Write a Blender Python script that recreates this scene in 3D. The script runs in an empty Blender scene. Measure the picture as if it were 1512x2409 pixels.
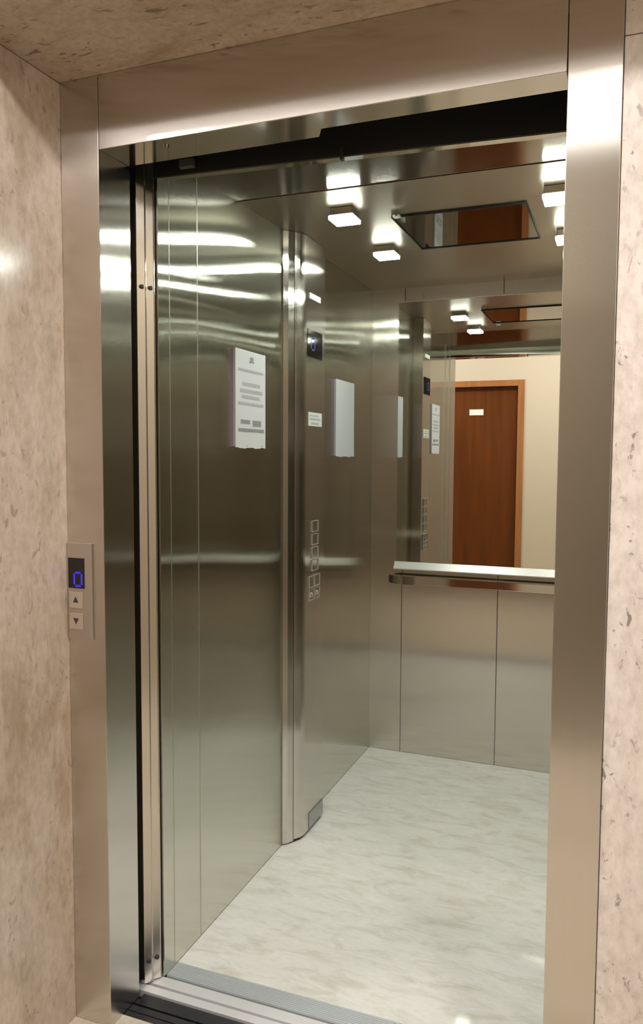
import bpy, bmesh, math, random
from mathutils import Vector, Matrix
random.seed(4)
C = bpy.context.scene.collection
PI = math.pi

# ------------------------------------------------------------------ dimensions (metres)
W, H, HT = 0.995, 2.05, 2.21          # door opening, top of the steel frame
JL, JR = -0.103, 1.087                # outer edges of the two jambs
XL, XR = 0.018, 1.172                 # car side walls
YF, YB = 0.205, 1.970                 # car front / back
ZC = 2.13                             # car ceiling
YW = -2.2                             # lobby wall opposite
ZL = 2.75                             # lobby ceiling
YS = -0.30                            # outer edge of the stone recess

# ------------------------------------------------------------------ materials
def new_mat(name):
    m = bpy.data.materials.new(name); m.use_nodes = True
    return m, m.node_tree, m.node_tree.nodes['Principled BSDF']

def nd(t, typ, **kw):
    n = t.nodes.new(typ)
    for k, v in kw.items():
        if hasattr(n, k): setattr(n, k, v)
        else: n.inputs[k].default_value = v
    return n

def plain(name, col, rough=0.5, metal=0.0, emit=None, strength=0.0, spec=0.5, coat=0.0):
    m, t, b = new_mat(name)
    b.inputs['Base Color'].default_value = (*col, 1)
    b.inputs['Roughness'].default_value = rough
    b.inputs['Metallic'].default_value = metal
    b.inputs['Specular IOR Level'].default_value = spec
    b.inputs['Coat Weight'].default_value = coat
    if emit:
        b.inputs['Emission Color'].default_value = (*emit, 1)
        b.inputs['Emission Strength'].default_value = strength
    return m

def mapped(t, scale, rot=(0, 0, 0)):
    g = nd(t, 'ShaderNodeNewGeometry')
    mp = nd(t, 'ShaderNodeMapping')
    mp.inputs['Scale'].default_value = scale
    mp.inputs['Rotation'].default_value = rot
    t.links.new(g.outputs['Position'], mp.inputs['Vector'])
    return mp.outputs['Vector']

def ramp(t, fac, stops):
    r = nd(t, 'ShaderNodeValToRGB')
    e = r.color_ramp.elements
    e[0].position, e[0].color = stops[0][0], (*stops[0][1], 1)
    e[1].position, e[1].color = stops[1][0], (*stops[1][1], 1)
    for p, c in stops[2:]:
        x = e.new(p); x.color = (*c, 1)
    t.links.new(fac, r.inputs['Fac'])
    return r.outputs['Color']

def mixc(t, fac, a, b, mode='MIX'):
    n = nd(t, 'ShaderNodeMix', data_type='RGBA', blend_type=mode)
    for s, v in ((0, fac), (6, a), (7, b)):
        if isinstance(v, (int, float)): n.inputs[s].default_value = v
        elif isinstance(v, tuple): n.inputs[s].default_value = (*v, 1)
        else: t.links.new(v, n.inputs[s])
    return n.outputs[2]

def brushed(name, col, rough=0.12, grain=0.5, wave=0.0, haze=0.0):
    """Brushed stainless steel with upright grain: the fine grooves tilt the normal sideways at
    random, so reflections smear sideways and stay fairly crisp upright."""
    m, t, b = new_mat(name)
    L = t.links.new
    b.inputs['Metallic'].default_value = 1
    b.inputs['Roughness'].default_value = rough
    v = mapped(t, (700, 700, 3))
    n = nd(t, 'ShaderNodeTexNoise', Scale=1.0, Detail=2.0)
    L(v, n.inputs['Vector'])
    L(ramp(t, n.outputs['Fac'], [(0.3, tuple(c * 0.97 for c in col)), (0.7, col)]), b.inputs['Base Color'])
    geo = nd(t, 'ShaderNodeNewGeometry')
    base = geo.outputs['Normal']
    if wave:
        v2 = mapped(t, (1.6, 1.6, 3.2))
        n2 = nd(t, 'ShaderNodeTexNoise', Scale=1.0, Detail=0.0)
        L(v2, n2.inputs['Vector'])
        bp = nd(t, 'ShaderNodeBump', Strength=1.0, Distance=wave)
        L(n2.outputs['Fac'], bp.inputs['Height'])
        base = bp.outputs['Normal']
    cr = nd(t, 'ShaderNodeVectorMath', operation='CROSS_PRODUCT')
    cr.inputs[0].default_value = (0, 0, 1)
    L(geo.outputs['Normal'], cr.inputs[1])
    def jitter(pos_scale, width):
        vm = nd(t, 'ShaderNodeVectorMath', operation='SCALE'); vm.inputs['Scale'].default_value = pos_scale
        L(geo.outputs['Position'], vm.inputs[0])
        wn = nd(t, 'ShaderNodeTexWhiteNoise', noise_dimensions='3D')
        L(vm.outputs[0], wn.inputs['Vector'])
        dt = nd(t, 'ShaderNodeVectorMath', operation='DOT_PRODUCT')
        L(wn.outputs['Color'], dt.inputs[0]); dt.inputs[1].default_value = (1, 1, 1)
        ma = nd(t, 'ShaderNodeMath', operation='MULTIPLY_ADD')
        L(dt.outputs['Value'], ma.inputs[0]); ma.inputs[1].default_value = width; ma.inputs[2].default_value = -1.5 * width
        return ma.outputs[0]
    sv = nd(t, 'ShaderNodeVectorMath', operation='SCALE')
    L(cr.outputs[0], sv.inputs[0]); L(jitter(9731.0, grain), sv.inputs['Scale'])
    ad = nd(t, 'ShaderNodeVectorMath', operation='ADD')
    L(base, ad.inputs[0]); L(sv.outputs[0], ad.inputs[1])
    nm = nd(t, 'ShaderNodeVectorMath', operation='NORMALIZE')
    L(ad.outputs[0], nm.inputs[0])
    L(nm.outputs[0], b.inputs['Normal'])
    if haze:
        b2 = nd(t, 'ShaderNodeBsdfAnisotropic'); b2.inputs['Color'].default_value = (*col, 1); b2.inputs['Roughness'].default_value = 0.45
        mx = nd(t, 'ShaderNodeMixShader'); mx.inputs[0].default_value = haze
        out = t.nodes['Material Output']
        L(b.outputs[0], mx.inputs[1]); L(b2.outputs[0], mx.inputs[2]); L(mx.outputs[0], out.inputs['Surface'])
    return m

def travertine(name, base, dark, light, rough=0.16, pits=(60, 60, 34), amount=0.75, stain=0.0, streak=(3.2, 3.2, 1.6)):
    m, t, b = new_mat(name)
    v = mapped(t, streak)
    n = nd(t, 'ShaderNodeTexNoise', Scale=1.0, Detail=8.0, Roughness=0.66, Distortion=0.6)
    t.links.new(v, n.inputs['Vector'])
    c = ramp(t, n.outputs['Fac'], [(0.30, dark), (0.46, base), (0.68, light)])
    # fine mottling
    v1 = mapped(t, (70, 70, 36))
    n1 = nd(t, 'ShaderNodeTexNoise', Scale=1.0, Detail=4.0, Roughness=0.65)
    t.links.new(v1, n1.inputs['Vector'])
    c = mixc(t, 0.55, c, ramp(t, n1.outputs['Fac'], [(0.28, (0.60, 0.57, 0.54)), (0.62, (1.0, 1.0, 1.0))]), 'MULTIPLY')
    if stain:
        v4 = mapped(t, (6, 6, 2.4))
        n4 = nd(t, 'ShaderNodeTexNoise', Scale=1.0, Detail=5.0, Roughness=0.6, Distortion=0.4)
        t.links.new(v4, n4.inputs['Vector'])
        k = ramp(t, n4.outputs['Fac'], [(0.52, (0, 0, 0)), (0.68, (stain, stain, stain))])
        c = mixc(t, k, c, (0.30, 0.205, 0.115))
    # small dark pits in drifting clusters
    v2 = mapped(t, pits)
    n2 = nd(t, 'ShaderNodeTexNoise', Scale=1.0, Detail=3.0, Roughness=0.6, Distortion=0.5)
    t.links.new(v2, n2.inputs['Vector'])
    p = ramp(t, n2.outputs['Fac'], [(0.60, (0, 0, 0)), (0.67, (1, 1, 1))])
    v3 = mapped(t, (9, 9, 7))
    n3 = nd(t, 'ShaderNodeTexNoise', Scale=1.0, Detail=2.0)
    t.links.new(v3, n3.inputs['Vector'])
    g = ramp(t, n3.outputs['Fac'], [(0.42, (0, 0, 0)), (0.56, (1, 1, 1))])
    pg = mixc(t, 1.0, p, g, 'MULTIPLY')
    sc = nd(t, 'ShaderNodeMath', operation='MULTIPLY'); sc.inputs[1].default_value = amount
    t.links.new(pg, sc.inputs[0])
    pit_col = tuple(x * 0.36 for x in base)
    t.links.new(mixc(t, sc.outputs[0], c, pit_col), b.inputs['Base Color'])
    b.inputs['Roughness'].default_value = rough
    return m

M = {}
STEEL = (0.68, 0.645, 0.60)
M['steel'] = brushed('brushed_steel', STEEL, 0.10, 0.25, haze=0.03)
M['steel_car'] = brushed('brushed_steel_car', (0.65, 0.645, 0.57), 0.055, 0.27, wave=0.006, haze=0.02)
M['steel_right_darkened'] = brushed('darkened_steel_car_right', (0.42, 0.41, 0.36), 0.055, 0.27, wave=0.006, haze=0.02)  # car steel darkened to dim what the left wall reflects
M['steel_back'] = brushed('brushed_steel_back', (0.68, 0.65, 0.59), 0.09, 0.30, haze=0.04)
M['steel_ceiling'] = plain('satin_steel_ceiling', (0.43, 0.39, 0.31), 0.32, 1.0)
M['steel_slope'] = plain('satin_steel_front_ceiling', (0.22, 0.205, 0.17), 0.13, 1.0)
M['steel_polished'] = plain('polished_steel', (0.66, 0.64, 0.62), 0.07, 1.0)
M['steel_plate'] = plain('matt_steel_plate', (0.60, 0.55, 0.50), 0.45, 1.0)
M['hatch'] = plain('mirror_steel_hatch', (0.27, 0.25, 0.21), 0.03, 1.0)
M['mirror'] = plain('mirror_glass', (0.86, 0.87, 0.83), 0.0, 1.0)
M['trim_satin'] = plain('satin_trim', (0.58, 0.565, 0.545), 0.3, 0.6)
M['grey_metal'] = plain('grey_bracket_metal', (0.09, 0.088, 0.085), 0.5, 0.3)
M['bezel'] = plain('button_bezel_metal', (0.46, 0.44, 0.40), 0.3, 0.6)
M['seam'] = plain('seam_metal', (0.55, 0.54, 0.48), 0.35, 0.9)
M['kick'] = plain('dark_polished_steel', (0.36, 0.36, 0.36), 0.12, 1.0)
M['black'] = plain('matt_black_metal', (0.012, 0.012, 0.011), 0.5)
M['dark'] = plain('dark_steel', (0.05, 0.047, 0.042), 0.4, 0.5)
M['rubber'] = plain('black_rubber', (0.015, 0.015, 0.015), 0.7)
M['sill_dark'] = plain('dark_sill_metal', (0.055, 0.055, 0.065), 0.38, 0.8)  # even dark tone of the sill tread
M['aluminium'] = plain('bright_aluminium', (0.80, 0.80, 0.84), 0.38, 0.35)
M['aluminium_rib'] = plain('ribbed_aluminium', (0.62, 0.66, 0.70), 0.42, 0.4)
M['display'] = plain('black_display_glass', (0.012, 0.010, 0.010), 0.06)
M['blue_led'] = plain('blue_led', (0.02, 0.02, 0.2), 0.5, emit=(0.04, 0.03, 0.9), strength=0.8)
M['blue_led_dim'] = plain('dim_blue_led', (0.05, 0.05, 0.2), 0.5, emit=(0.16, 0.13, 0.7), strength=0.2)
M['button'] = plain('matt_metal_button', (0.72, 0.66, 0.60), 0.38, 0.85)
M['ink'] = plain('dark_ink', (0.045, 0.035, 0.03), 0.6)
M['paper'] = plain('white_paper', (0.60, 0.60, 0.625), 0.6)
M['print'] = plain('grey_print', (0.40, 0.40, 0.42), 0.7)
M['print_dark'] = plain('dark_grey_print', (0.24, 0.24, 0.26), 0.7)
M['white'] = plain('white_plastic', (0.78, 0.79, 0.75), 0.4)
M['sticker'] = plain('pale_sticker', (0.66, 0.70, 0.66), 0.45)
M['cream'] = plain('cream_paint', (0.50, 0.45, 0.35), 0.6)
M['ceiling_white'] = plain('white_ceiling_paint', (0.82, 0.80, 0.78), 0.7)
M['lamp'] = plain('lit_lamp_glass', (0.9, 0.9, 0.9), 0.3, emit=(0.93, 1.0, 0.88), strength=150.0)
M['lamp_rim'] = plain('lit_glass_rim', (0.9, 0.9, 0.9), 0.3, emit=(0.93, 1.0, 0.90), strength=5.0)
M['fill_panel'] = plain('fill_panel_diffuser', (0.9, 0.9, 0.9), 0.4, emit=(1.0, 0.95, 0.93), strength=2.0)
M['fill_lobby'] = plain('lobby_fill_diffuser', (0.9, 0.9, 0.9), 0.3, emit=(1.0, 0.90, 0.78), strength=8.0)
M['stone_left'] = travertine('beige_travertine', (0.60, 0.505, 0.43), (0.44, 0.335, 0.245), (0.70, 0.61, 0.54), stain=0.6, amount=0.5)
M['stone_right'] = travertine('pale_travertine', (0.76, 0.685, 0.635), (0.66, 0.565, 0.495), (0.82, 0.765, 0.725), pits=(70, 70, 44), amount=0.95)
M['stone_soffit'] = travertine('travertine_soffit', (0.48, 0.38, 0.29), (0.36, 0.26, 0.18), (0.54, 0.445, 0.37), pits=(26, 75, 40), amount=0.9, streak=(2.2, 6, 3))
M['floor_lobby'] = travertine('lobby_floor_stone', (0.60, 0.54, 0.44), (0.50, 0.43, 0.34), (0.66, 0.60, 0.52))

M['holder'] = plain('pale_lilac_plastic', (0.27, 0.23, 0.27), 0.35)

def marble():
    m, t, b = new_mat('pale_marble_floor')
    v = mapped(t, (7, 20, 7), (0, 0, math.radians(12)))
    n = nd(t, 'ShaderNodeTexNoise', Scale=1.0, Detail=9.0, Roughness=0.68, Distortion=0.8)
    t.links.new(v, n.inputs['Vector'])
    c = ramp(t, n.outputs['Fac'], [(0.30, (0.60, 0.58, 0.53)), (0.5, (0.73, 0.73, 0.715)), (0.70, (0.79, 0.795, 0.785))])
    v2 = mapped(t, (40, 110, 30), (0, 0, math.radians(12)))
    n2 = nd(t, 'ShaderNodeTexNoise', Scale=1.0, Detail=4.0, Roughness=0.6)
    t.links.new(v2, n2.inputs['Vector'])
    c = mixc(t, 0.35, c, ramp(t, n2.outputs['Fac'], [(0.3, (0.80, 0.79, 0.76)), (0.6, (1, 1, 1))]), 'MULTIPLY')
    t.links.new(c, b.inputs['Base Color'])
    b.inputs['Roughness'].default_value = 0.05
    return m
M['marble'] = marble()

def wood(name, c1, c2):
    m, t, b = new_mat(name)
    v = mapped(t, (14, 14, 1.2))
    n = nd(t, 'ShaderNodeTexNoise', Scale=1.0, Detail=5.0, Distortion=0.5)
    t.links.new(v, n.inputs['Vector'])
    t.links.new(ramp(t, n.outputs['Fac'], [(0.3, c1), (0.7, c2)]), b.inputs['Base Color'])
    b.inputs['Roughness'].default_value = 0.38
    b.inputs['Specular IOR Level'].default_value = 0.2
    return m
M['wood'] = wood('brown_door_wood', (0.085, 0.024, 0.003), (0.125, 0.036, 0.006))
M['wood_frame'] = wood('orange_brown_frame_wood', (0.27, 0.115, 0.040), (0.34, 0.15, 0.055))

# ------------------------------------------------------------------ object helpers
def root(name, loc, label=None, cat=None, group=None, kind=None):
    o = bpy.data.objects.new(name, None); o.empty_display_size = 0.05
    o.location = loc; C.objects.link(o)
    tag(o, label, cat, group, kind)
    return o

def tag(o, label=None, cat=None, group=None, kind=None):
    if label: o['label'] = label
    if cat: o['category'] = cat
    if group: o['group'] = group
    if kind: o['kind'] = kind
    return o

def wloc(o):
    v = Vector((0, 0, 0))
    while o is not None:
        v = v + o.location; o = o.parent
    return v

def obj(name, bm, mat, parent=None, loc=None, label=None, smooth=False):
    """Links bm (built in world coordinates) as one mesh whose origin sits at its own base."""
    bmesh.ops.recalc_face_normals(bm, faces=bm.faces)
    if loc is None:
        xs = [v.co.x for v in bm.verts]; ys = [v.co.y for v in bm.verts]; zs = [v.co.z for v in bm.verts]
        loc = Vector(((min(xs) + max(xs)) / 2, (min(ys) + max(ys)) / 2, min(zs)))
    loc = Vector(loc)
    for v in bm.verts: v.co -= loc
    me = bpy.data.meshes.new(name); bm.to_mesh(me); bm.free()
    if smooth:
        for p in me.polygons: p.use_smooth = True
    me.materials.append(M[mat])
    o = bpy.data.objects.new(name, me); C.objects.link(o)
    if parent:
        o.parent = parent; o.location = loc - wloc(parent)
    else: o.location = loc
    if label: o['label'] = label
    return o

def add_box(bm, x0, x1, y0, y1, z0, z1, bev=0.0, seg=2):
    r = bmesh.ops.create_cube(bm, size=1.0)
    for v in r['verts']:
        v.co = Vector((x0 + (v.co.x + .5) * (x1 - x0), y0 + (v.co.y + .5) * (y1 - y0), z0 + (v.co.z + .5) * (z1 - z0)))
    if bev:
        es = list({e for v in r['verts'] for e in v.link_edges})
        bmesh.ops.bevel(bm, geom=es, offset=bev, segments=seg, profile=0.5, affect='EDGES')
    return bm

def box(x0, x1, y0, y1, z0, z1, bev=0.0, seg=2):
    return add_box(bmesh.new(), x0, x1, y0, y1, z0, z1, bev, seg)

def boxes(lst, bev=0.0):
    bm = bmesh.new()
    for b in lst: add_box(bm, *b, bev=bev)
    return bm

def add_prism(bm, pts, z0, z1, plane='xy'):
    def P(a, b, c):
        return (a, b, c) if plane == 'xy' else ((c, a, b) if plane == 'yz' else (a, c, b))
    lo = [bm.verts.new(P(a, b, z0)) for a, b in pts]
    hi = [bm.verts.new(P(a, b, z1)) for a, b in pts]
    n = len(pts)
    bm.faces.new(lo[::-1]); bm.faces.new(hi)
    for i in range(n):
        bm.faces.new((lo[i], lo[(i + 1) % n], hi[(i + 1) % n], hi[i]))
    return bm

def prism(pts, z0, z1, plane='xy'):
    return add_prism(bmesh.new(), pts, z0, z1, plane)

def add_cyl(bm, c, axis, r, h, n=24, r2=None):
    q = {'x': Matrix.Rotation(PI / 2, 4, 'Y'), 'y': Matrix.Rotation(-PI / 2, 4, 'X'), 'z': Matrix.Identity(4)}[axis]
    bmesh.ops.create_cone(bm, cap_ends=True, segments=n, radius1=r, radius2=r if r2 is None else r2, depth=h,
                          matrix=Matrix.Translation(c) @ q)
    return bm

def struct(name, bm, mat, label, cat):
    return tag(obj(name, bm, mat), label, cat, kind='structure')

# ------------------------------------------------------------------ the lobby shell
struct('floor', box(-1.8, 2.2, -9.0, 0.048, -0.06, 0.0), 'floor_lobby', 'beige stone lobby floor in front of the lift', 'floor')
struct('wall_left', box(-0.30, JL - .0008, YS, 0.10, 0, HT - .001, 0.002), 'stone_left', 'polished beige travertine return wall left of the steel frame', 'wall')
bm = boxes([(JR + .0012, 2.2, 0.004, 0.12, 0, 2.0945), (JR + .0012, 2.2, 0.004, 0.12, 2.0965, HT - .001)], bev=0.0012)
struct('wall_right', bm, 'stone_right', 'pale pitted travertine wall right of the steel frame', 'wall')
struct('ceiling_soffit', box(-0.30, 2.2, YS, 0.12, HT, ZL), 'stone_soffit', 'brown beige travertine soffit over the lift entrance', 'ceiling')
struct('wall_front', box(-1.8, -0.302, YS - .0, 0.1, 0, ZL), 'stone_left', 'lobby wall left of the lift recess', 'wall')
struct('wall_side_left', box(-1.9, -1.802, -9.0, YS, 0, ZL), 'cream', 'cream lobby side wall on the left', 'wall')
struct('wall_side_right', box(2.202, 2.3, -9.0, 0.12, 0, ZL), 'cream', 'cream lobby side wall on the right', 'wall')
struct('ceiling_lobby', box(-1.9, 2.3, -9.0, YS, ZL + .001, ZL + .08), 'ceiling_white', 'white lobby ceiling', 'ceiling')
DX0, DX1, DZ = -0.655, 0.150, 2.058      # door leaf
FX0, FX1, FZ = -0.715, 0.210, 2.116      # door frame
struct('wall_back', boxes([(-1.15, FX0, YW - .1, YW, 0, ZL), (FX1, 0.80, YW - .1, YW, 0, ZL), (FX0, FX1, YW - .1, YW, FZ, ZL)]),
       'cream', 'cream lobby wall around the brown door, seen in the mirror', 'wall')
d = root('door_1', ((DX0 + DX1) / 2, YW - .05, 0), 'brown wooden door in the cream wall, seen in the lift mirror', 'door', kind='structure')
obj('door_leaf', box(DX0 + .002, DX1 - .002, YW - .085, YW - .045, 0.004, DZ - .002, .002), 'wood', d)
obj('door_frame', boxes([(FX0, DX0, YW - .1, YW + .014, 0, FZ), (DX1, FX1, YW - .1, YW + .014, 0, FZ), (DX0, DX1, YW - .1, YW + .014, DZ, FZ)], .003), 'wood_frame', d,
    label='lighter orange brown door frame')
sp = obj('sign_plate', box(-0.316, -0.180, YW - .045, YW - .041, 1.788, 1.845, .001), 'white', d, label='small pale sign plate')

# ------------------------------------------------------------------ fill lights added to the unseen lobby ceiling, shaped as fixtures
def lobby_fill(x, y, where):
    r = root('fill_downlight', (x, y, ZL - .02), 'added round fill light in the unseen lobby ceiling ' + where, 'lamp', 'added lobby fill lights')
    bm = bmesh.new(); add_cyl(bm, Vector((x, y, ZL - .008)), 'z', .12, .016, 32)
    obj('trim_ring', bm, 'white', r)
    bm = bmesh.new(); add_cyl(bm, Vector((x, y, ZL - .018)), 'z', .10, .006, 32)
    obj('diffuser', bm, 'fill_lobby', r)
    return r
LOBBY = ((0.55, -1.15, 'in front of the lift'), (-0.95, -1.25, 'left of the lift'), (1.75, -1.15, 'right of the lift'))
for x, y, wh in LOBBY:
    lobby_fill(x, y, wh)
    ld = bpy.data.lights.new('lobby_fill_light', 'AREA'); ld.shape = 'DISK'; ld.size = .2
    ld.energy = 20; ld.color = (1.0, .94, .885)
    lo = bpy.data.objects.new('lobby_fill_light', ld); lo.location = (x, y, ZL - .03); C.objects.link(lo)

pl = root('fill_light_panel', (.2, -1.8, ZL - .03), 'long flat glowing fill panel added to the lobby ceiling behind the camera', 'lamp')  # added glow, puts the bright band into the steel frame's reflections
obj('tray', boxes([(-1.66, 2.06, -2.16, -2.13, ZL - .03, ZL), (-1.66, 2.06, -1.47, -1.44, ZL - .03, ZL), (-1.66, -1.63, -2.13, -1.47, ZL - .03, ZL), (2.03, 2.06, -2.13, -1.47, ZL - .03, ZL)], .002), 'white', pl)
obj('diffuser', box(-1.629, 2.029, -2.129, -1.471, ZL - .022, ZL - .012), 'fill_panel', pl)

# ------------------------------------------------------------------ steel entrance frame
f = root('elevator_door_frame', (W / 2, 0.05, 0), 'brushed steel surround framing the open lift doorway', 'door frame')
obj('jamb', box(JL, -0.0006, 0.0, 0.118, 0.0005, HT - .0005, .0012), 'steel', f)
obj('jamb', box(W + .0006, JR, 0.0, 0.118, 0.0005, HT - .0005, .0012), 'steel', f)
obj('header', box(0.0006, W - .0006, 0.0, 0.072, H, HT - .0005, .0012), 'steel', f)
obj('header_strip', prism([(0.0006, .074), (0.502, .074), (0.482, .112), (0.0006, .112)], H + .002, H + .03), 'steel', f)
bm = bmesh.new(); add_cyl(bm, Vector((0.150, 0.038, H - .002)), 'z', .0075, .004, 20)
obj('screw', bm, 'steel_polished', f)

# ------------------------------------------------------------------ door gear above the doorway, with black filling for the dark gap
g = root('door_operator', (W / 2, 0.15, H + .06), 'door gear and black filling for the dark slot above the lift doorway', 'door gear')
obj('housing', box(-0.02, W + .02, 0.1190, 0.2035, H + .07, H + .20), 'black', g)  # black block standing in for the dark open shaft
obj('shade_plate', prism([(0.003, 2.0545), (W + .02, 2.0275), (W + .02, H + .0695), (0.003, H + .0695)], 0.2012, 0.2045, 'xz'), 'black', g)  # black sheet painting the shade in front of the car header
bm = box(0.092, 0.132, 0.183, 0.198, H + .010, H + .032, .003)
obj('roller_bracket', bm, 'grey_metal', g)
obj('hanger_bracket', box(0.502, 0.509, 0.186, 0.199, H - .022, H + .006, .001), 'dark', g)
# ------------------------------------------------------------------ retracted door leaves
def leaf(x1, y0, y1, label):
    r = root('elevator_door_leaf', (-0.2, (y0 + y1) / 2, 0.004), label, 'door')
    ym = (y0 + y1) / 2; rr = (y1 - y0) / 2
    arc = [(x1 - .0150, y0), (x1 - .0140, y0 + .0004), (x1 - .0010, y0 + .0140), (x1, y0 + .0160), (x1, y1 - .001), (x1 - .0008, y1)]
    obj('panel', prism([(-0.42, y0)] + arc + [(-0.42, y1)], 0.004, H + .065), 'steel', r, smooth=False)
    for z in (1.785, 0.062):
        bm = bmesh.new(); add_cyl(bm, Vector((x1 - .0065, ym - .002, z)), 'x', .0052, .008, 16)
        obj('screw', bm, 'ink', r)
leaf(0.002, .1585, .1785, 'open steel door leaf nearest the lobby, its slim edge beside the black gap')
leaf(0.0125, .1805, .2005, 'open steel door leaf nearest the car wall, its slim edge showing')

# ------------------------------------------------------------------ sills
s = root('landing_sill', (W / 2, .09, 0), 'dark grooved lobby side sill strip at the bottom of the doorway', 'door sill')
obj('tread', boxes([(0.0, W, .0495, .066, -.02, -.001), (0.0, W, .069, .088, -.02, -.001), (0.0, W, .094, .110, -.02, -.001), (0.0, W, .114, .137, -.02, -.006), (0.0, W, .0495, .165, -.03, -.021)]), 'sill_dark', s)
obj('guide_rail', box(-.03, W + .03, .140, .1645, -.02, -.0005, .001), 'aluminium', s, label='pale guide rail')
s = root('car_sill', (W / 2, .22, 0), 'ribbed pale aluminium sill along the front of the marble lift floor', 'door sill')
obj('guide_rail', box(-.03, W + .03, .1725, .2055, -.02, 0.0, .001), 'aluminium', s)
rib = [(XL, W + .05, .2145, .2705, -.02, -.002)]
for i in range(9):
    y = .2155 + i * .0061
    rib.append((XL, W + .05, y, y + .0043, -.0025, 0.0006))
obj('ribbed_plate', boxes(rib), 'aluminium_rib', s)
obj('channel', box(XL - .01, W + .05, .2058, .2142, -.03, -.010), 'rubber', s, label='dark groove')

# ------------------------------------------------------------------ the car shell
struct('floor_car', box(XL, XR, .271, YB, -.03, 0.0), 'marble', 'pale grey marble floor of the lift car', 'floor')
wl = root('wall_car_left', (XL, 1.1, 0), 'brushed steel wall on the left of the lift car', 'wall', kind='structure')
for y0, y1 in ((YF, .256), (.2568, .3945), (.3965, .9595), (.961, 1.2), (1.2005, YB)):
    obj('wall_panel', box(XL - .015, XL, y0, y1, 0.001, ZC + .03, .0008), 'steel_car', wl)
for y in (.2564, .3955):
    obj('seam_strip', box(XL - .002, XL + .0006, y - (.0013 if y > .3 else .0006), y + (.0013 if y > .3 else .0006), 0.001, ZC), 'seam', wl, label='thin bright seam line')
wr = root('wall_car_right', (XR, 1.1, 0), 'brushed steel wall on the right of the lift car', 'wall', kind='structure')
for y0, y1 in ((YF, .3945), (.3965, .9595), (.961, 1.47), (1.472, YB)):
    obj('wall_panel', box(XR, XR + .015, y0, y1, 0.001, ZC + .03, .0008), 'steel_right_darkened', wr)
wb = root('wall_car_back', (.6, YB, 0), 'brushed steel back wall of the lift car below the mirror', 'wall', kind='structure')
for x0, x1 in ((XL - .015, .1682), (.1702, .6042), (.6062, 1.0402), (1.0422, XR + .015)):
    obj('wall_panel', box(x0, x1, YB, YB + .015, 0.001, ZC + .03, .0008), 'steel_back', wb)
wf = root('wall_car_front', (.6, YF, 0), 'steel front header and return inside the lift car', 'wall', kind='structure')
obj('header_panel', prism([(0.003, 2.053), (W + .02, 2.026), (W + .02, ZC + .03), (0.003, ZC + .03)], YF, YF + .022, 'xz'), 'steel_car', wf)
obj('header_panel', box(W + .021, XR, YF, YF + .022, 0.001, ZC + .03, .001), 'steel_car', wf)
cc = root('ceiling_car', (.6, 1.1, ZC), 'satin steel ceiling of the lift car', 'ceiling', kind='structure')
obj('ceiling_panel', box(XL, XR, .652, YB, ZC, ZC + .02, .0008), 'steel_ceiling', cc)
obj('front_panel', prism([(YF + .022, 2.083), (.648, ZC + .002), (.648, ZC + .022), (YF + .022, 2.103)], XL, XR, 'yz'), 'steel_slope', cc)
obj('seam_strip', box(XL, XR, .6485, .6515, ZC + .003, ZC + .012), 'black', cc)

# ------------------------------------------------------------------ ceiling lamps
def lamp(x, y, label, src=[None]):
    hz = .034
    if src[0] is None:
        r = root('ceiling_lamp', (x, y, ZC - hz), label, 'lamp', 'square lamps in the lift ceiling')
        obj('base_plate', box(x - .036, x + .036, y - .036, y + .036, ZC - .0215, ZC - .0005, .002), 'steel_polished', r)
        obj('glass_rim', box(x - .040, x + .040, y - .040, y + .040, ZC - hz + .001, ZC - .022, .003, 3), 'lamp_rim', r)
        obj('diffuser', box(x - .0385, x + .0385, y - .0385, y + .0385, ZC - hz - .001, ZC - hz + .0008, .0004), 'lamp', r)
        src[0] = r
        return r
    r = src[0].copy(); r.location = (x, y, ZC - hz); C.objects.link(r); r['label'] = label
    for ch in src[0].children:
        c = ch.copy(); C.objects.link(c); c.parent = r
    return r
lamp(.283, .835, 'lit square glass lamp in the car ceiling, front one on the left')
lamp(.283, 1.290, 'lit square glass lamp in the car ceiling, left one nearest the mirror')
lamp(.912, .860, 'lit square glass lamp in the car ceiling, front one cut by the right jamb')
lamp(.912, 1.300, 'lit square glass lamp in the car ceiling, sliver behind the right jamb nearest the mirror')

# ------------------------------------------------------------------ ceiling hatch and sensor
h = root('ceiling_hatch', (.6, 1.14, ZC - .004), 'dark mirror polished rectangular hatch in the middle of the car ceiling', 'hatch')
obj('hatch_panel', box(.405, .812, .945, 1.335, ZC - .003, ZC - .0004), 'hatch', h)
obj('hatch_frame', boxes([(.401, .816, .940, .9445, ZC - .006, ZC - .0004), (.401, .816, 1.3355, 1.340, ZC - .006, ZC - .0004),
                          (.401, .4045, .9445, 1.3355, ZC - .006, ZC - .0004), (.8125, .816, .9445, 1.3355, ZC - .006, ZC - .0004)]), 'rubber', h)
h = root('ceiling_sensor', (.425, .915, ZC - .014), 'tiny white box on the car ceiling beside the dark hatch', 'sensor')
obj('housing', box(.415, .437, .905, .927, ZC - .014, ZC - .0065, .002), 'white', h)
bm = bmesh.new(); add_cyl(bm, Vector((.427, .904, ZC - .010)), 'y', .0025, .003, 14)
obj('lens', bm, 'ink', h)

# ------------------------------------------------------------------ digits
ZERO = ['.###.', '#...#', '#...#', '#...#', '#...#', '#...#', '.###.']
def dots(place, cell, rows=ZERO):
    """LED dots; place(u, v) turns display coordinates into a box."""
    bm = bmesh.new()
    for j, row in enumerate(rows):
        for i, ch in enumerate(row):
            if ch == '#': add_box(bm, *place((i - 2) * cell, (3 - j) * cell, cell * .42))
    return bm

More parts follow.
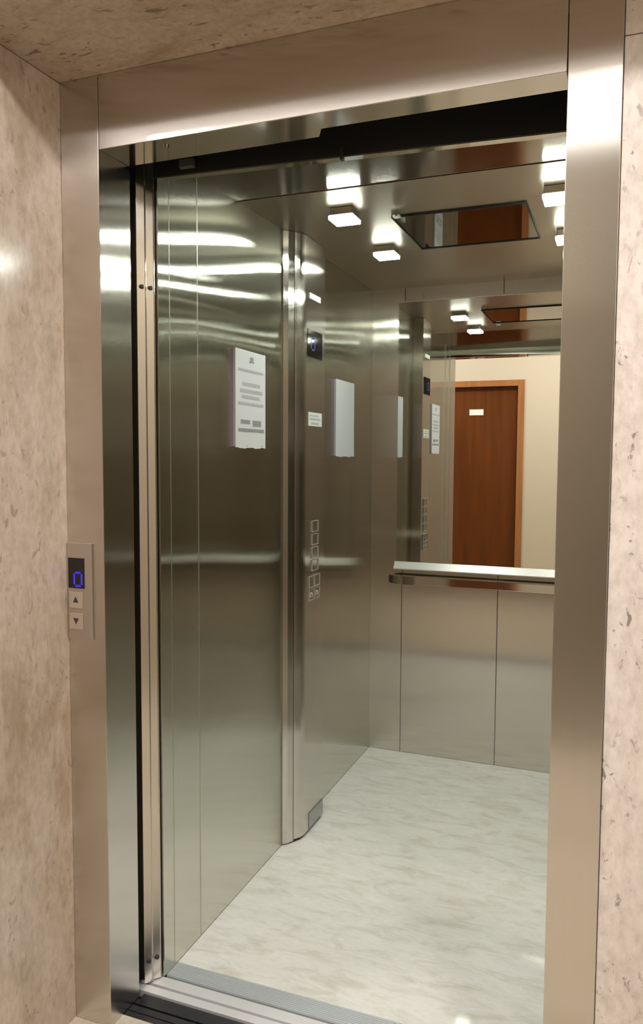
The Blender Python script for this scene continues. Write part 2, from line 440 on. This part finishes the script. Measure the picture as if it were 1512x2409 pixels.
# ------------------------------------------------------------------ hall call panel on the left jamb
p = root('hall_call_panel', (-.070, -.004, .942), 'slim lift call panel with blue display and two arrow buttons on the left jamb', 'call panel')
obj('faceplate', box(JL + .003, -.032, -.007, -.0002, .942, 1.170, .0018), 'steel_plate', p)
ds = obj('display', box(-.0965, -.0515, -.0082, -.0072, 1.063, 1.134), 'display', p, label='black display with a blue digit')
obj('digit', dots(lambda u, v, s: (-.069 + u - s, -.069 + u + s, -.0088, -.0083, 1.0845 + v - s, 1.0845 + v + s), .0052), 'blue_led', ds)
for zc_, up in ((1.036, True), (.986, False)):
    b = obj('call_button', box(-.0945, -.0565, -.0095, -.0072, zc_ - .0195, zc_ + .0185, .001), 'button', p)
    sgn = 1 if up else -1
    tri = [(-.0755 - .0075, zc_ - sgn * .0065), (-.0755 + .0075, zc_ - sgn * .0065), (-.0755, zc_ + sgn * .0080)]
    obj('arrow', prism(tri, -.0101, -.0096, 'xz'), 'ink', b)

# ------------------------------------------------------------------ control column on the left car wall
k = root('control_column', (.05, 1.09, 0.008), 'tall steel control column with buttons and display on the left car wall', 'control panel')
XF = .0715
ZT = ZC - .001
obj('corner_post', prism([(XL + .0005, .9585), (.0225, .9565), (.036, .968), (.0475, .9905), (.0475, 1.01), (XL + .0005, 1.01)], .006, ZT), 'steel', k)
arc = [(.049, .9925), (.0545, .9985), (.0610, 1.0070), (.0660, 1.0165), (.0695, 1.0270), (.0712, 1.0380), (XF, 1.048)]
obj('face_panel', prism(arc + [(XF, 1.2195), (XL + .0005, 1.2195), (XL + .0005, 1.0105), (.049, 1.0105)], .012, ZT), 'steel', k)
obj('shadow_foot', prism([(XL + .001, .965), (.040, .985), (.060, 1.02), (.064, 1.05), (.064, 1.21), (XL + .001, 1.21)], .0005, .0058), 'black', k)  # black foot standing in for the recess shadow under the column
obj('kick_plate', box(XF + .0002, XF + .0022, 1.080, 1.2185, .014, .072, .0006), 'kick', k, label='polished kick plate')
dd = obj('display', box(XF + .0002, XF + .0016, 1.051, 1.190, 1.722, 1.816), 'display', k, label='black display with a faint blue digit')
obj('digit', dots(lambda u, v, s: (XF + .0018, XF + .0022, 1.100 + u * 1.3 - s, 1.100 + u * 1.3 + s, 1.768 + v - s, 1.768 + v + s), .0065), 'blue_led_dim', dd)
obj('indicator_light', box(XF + .0002, XF + .0022, 1.070, 1.172, 1.923, 1.943, .0005), 'white', k, label='small white indicator strip')
st = obj('info_sticker', box(XF + .0002, XF + .0010, 1.062, 1.191, 1.482, 1.530), 'sticker', k, label='pale rectangular sticker with printed lines')
for y0, y1, z0, z1 in ((1.072, 1.160, 1.5165, 1.5205), (1.072, 1.175, 1.504, 1.510), (1.088, 1.160, 1.488, 1.494)):
    obj('text_line', box(XF + .0011, XF + .0014, y0, y1, z0, z1), 'print', st)
def ring_button(name, yc, zc_, hy, hz, mark):
    b = obj(name, box(XF + .0002, XF + .0016, yc - hy + .003, yc + hy - .003, zc_ - hz + .003, zc_ + hz - .003, .0006), 'steel', k)
    w = .0028
    obj('bezel', boxes([(XF + .0002, XF + .0042, yc - hy, yc + hy, zc_ + hz - w, zc_ + hz), (XF + .0002, XF + .0042, yc - hy, yc + hy, zc_ - hz, zc_ - hz + w),
                        (XF + .0002, XF + .0042, yc - hy, yc - hy + w, zc_ - hz + w, zc_ + hz - w), (XF + .0002, XF + .0042, yc + hy - w, yc + hy, zc_ - hz + w, zc_ + hz - w)], .0006), 'bezel', b)
    if mark:
        obj('symbol', boxes(mark), 'white', b)
for zc_ in (1.123, 1.076, 1.029, .982):
    ring_button('floor_button', 1.126, zc_, .031, .0205, None)
for i, yc in enumerate((1.096, 1.150)):
    for j, zc_ in enumerate((.924, .878)):
        mk = None
        if j == 1:
            a = XF + .0017; c = XF + .0020
            mk = [(a, c, yc - .012, yc - .008, zc_ - .009, zc_ + .009), (a, c, yc + .006, yc + .010, zc_ - .009, zc_ + .004), (a, c, yc - .006, yc + .004, zc_ + .004, zc_ + .008)]
        ring_button('control_button', yc, zc_, .0255, .0215, mk)

# ------------------------------------------------------------------ notices in clear holders on the left wall
def notice(y0, y1, z0, z1, label, text):
    r = root('notice_sign', (XL + .006, (y0 + y1) / 2, z0), label, 'notice')
    obj('holder', box(XL + .0002, XL + .0095, y0 + .0005, y1 - .0005, z0 + .004, z1 - .001, .0008), 'holder', r, label='lilac grey backing board')
    # sheet with a softly rippled lower edge
    bm = bmesh.new(); n, mz = 16, 6
    def px(y, v): return XL + .0105 + .0012 * math.sin((y - y0) * 60) * max(0, 1 - v * 5)
    grid = []
    for j in range(mz + 1):
        v = [0, .05, .1, .2, .45, .75, 1][j]
        row = []
        for i in range(n + 1):
            y = y0 + (y1 - y0) * i / n
            dz = (.0016 * math.sin(i * .9 + 1) + .0008 * math.sin(i * 2.3)) if j == 0 else 0
            row.append(bm.verts.new((px(y, v), y, z0 + (z1 - z0) * v + dz)))
        grid.append(row)
    for j in range(mz):
        for i in range(n):
            bm.faces.new((grid[j][i], grid[j][i + 1], grid[j + 1][i + 1], grid[j + 1][i]))
    g = bmesh.ops.extrude_face_region(bm, geom=list(bm.faces))
    for v in g['geom']:
        if isinstance(v, bmesh.types.BMVert): v.co.x -= .0006
    sh = obj('sheet', bm, 'paper', r)
    if text:
        rnd = random.Random(7)
        for nm, mt, lines in text:
            for (v, a, b_, hh) in lines:
                bm = bmesh.new()
                z = z1 - (z1 - z0) * v
                y = y0 + (y1 - y0) * a; ye = y0 + (y1 - y0) * b_
                while y < ye - .004:
                    wd = min(rnd.uniform(.008, .024), ye - y)
                    add_box(bm, XL + .0108, XL + .0111, y, y + wd, z - hh / 2, z + hh / 2)
                    y += wd + .0022
                obj(nm, bm, mt, sh)
TEXT = [('text_line', 'print', [(.205, .08, .94, .0075), (.345, .22, .80, .0105), (.415, .14, .88, .0105), (.475, .20, .80, .0100), (.545, .08, .92, .0085)]),
        ('emblem', 'print_dark', [(.080, .47, .58, .012)]),
        ('text_line', 'print_dark', [(.110, .44, .60, .004), (.730, .16, .46, .012), (.740, .55, .84, .018), (.815, .08, .94, .010)])]
notice(.597, .803, 1.398, 1.694, 'white printed notice sheet on the left steel wall nearest the door', TEXT)
notice(1.460, 1.684, 1.374, 1.684, 'blank looking white sheet on the left wall behind the control column', None)

# ------------------------------------------------------------------ mirror on the back wall
m = root('mirror', (.6, YB - .004, .865), 'large wall mirror on the back wall reflecting a brown door', 'mirror')
obj('glass', box(.1430, 1.0620, YB - .0060, YB - .0003, .897, 2.066), 'mirror', m)
obj('top_trim', box(.1430, 1.0620, YB - .010, YB - .0003, 2.0665, 2.073, .001), 'steel', m)
obj('bottom_trim', prism([(YB - .026, .862), (YB - .026, .866), (YB - .0085, .8965), (YB - .0003, .8965), (YB - .0003, .862)], .1360, 1.0690, 'yz'), 'trim_satin', m, label='bright steel strip under the mirror')

# ------------------------------------------------------------------ handrail
r = root('handrail', (.6, 1.93, .790), 'flat polished steel handrail below the mirror', 'handrail')
yf, yb = 1.902, 1.938
prof = [(1.06, yf), (.190, yf)]
for i in range(1, 11):
    a = PI / 2 * i / 10
    prof.append((.190 - .078 * math.sin(a), yf + .050 * (1 - math.cos(a))))
prof += [(.112, YB - .003), (.128, YB - .003), (.132, 1.955)]
for i in range(1, 8):
    a = PI / 2 * (1 - i / 8)
    prof.append((.190 - .058 * math.sin(a), yb + .017 * (1 - math.cos(a))))
prof += [(.190, yb), (1.06, yb)]
bm = prism(prof, .801, .838)
bmesh.ops.bevel(bm, geom=[e for e in bm.edges if abs(e.verts[0].co.z - e.verts[1].co.z) < 1e-6], offset=.003, segments=2, profile=.5, affect='EDGES')
obj('rail', bm, 'steel_polished', r)
for x in (.33, .60, .87):
    obj('bracket', box(x - .012, x + .012, yb + .0002, YB - .0004, .808, .830, .002), 'steel_polished', r)

# ------------------------------------------------------------------ camera
cam = bpy.data.cameras.new('camera'); co = bpy.data.objects.new('camera', cam); C.objects.link(co)
Rx, Ux, Fx = Vector((0.93213331, 0.36208078, 0.00500036)), Vector((-0.02989847, 0.06319373, 0.99755332)), Vector((-0.3608789, 0.93000218, -0.06973064))
mw = Matrix((Rx, Ux, -Fx)).transposed().to_4x4()
mw.translation = Vector((1.10929012, -1.47946132, 1.37017593))
co.matrix_world = mw
cam.sensor_fit = 'HORIZONTAL'; cam.sensor_width = 36.0
cam.lens = 1831.27 / 1512 * 36.0
cam.clip_start = 0.02
sc = bpy.context.scene
sc.camera = co

# ------------------------------------------------------------------ world and view
w = bpy.data.worlds.new('world'); sc.world = w; w.use_nodes = True
w.node_tree.nodes['Background'].inputs['Color'].default_value = (0.02, 0.018, 0.016, 1)
w.node_tree.nodes['Background'].inputs['Strength'].default_value = 0.3
sc.view_settings.view_transform = 'Standard'; sc.view_settings.look = 'None'
sc.view_settings.gamma = 1.0; sc.view_settings.use_curve_mapping = False
sc.view_settings.exposure = 0.15
sc.cycles.use_denoising = True
sc.cycles.max_bounces = 14; sc.cycles.glossy_bounces = 12; sc.cycles.diffuse_bounces = 5; sc.cycles.transmission_bounces = 6
sc.cycles.sample_clamp_indirect = 6.0
sc.cycles.caustics_reflective = True
sc.cycles.blur_glossy = 0.3
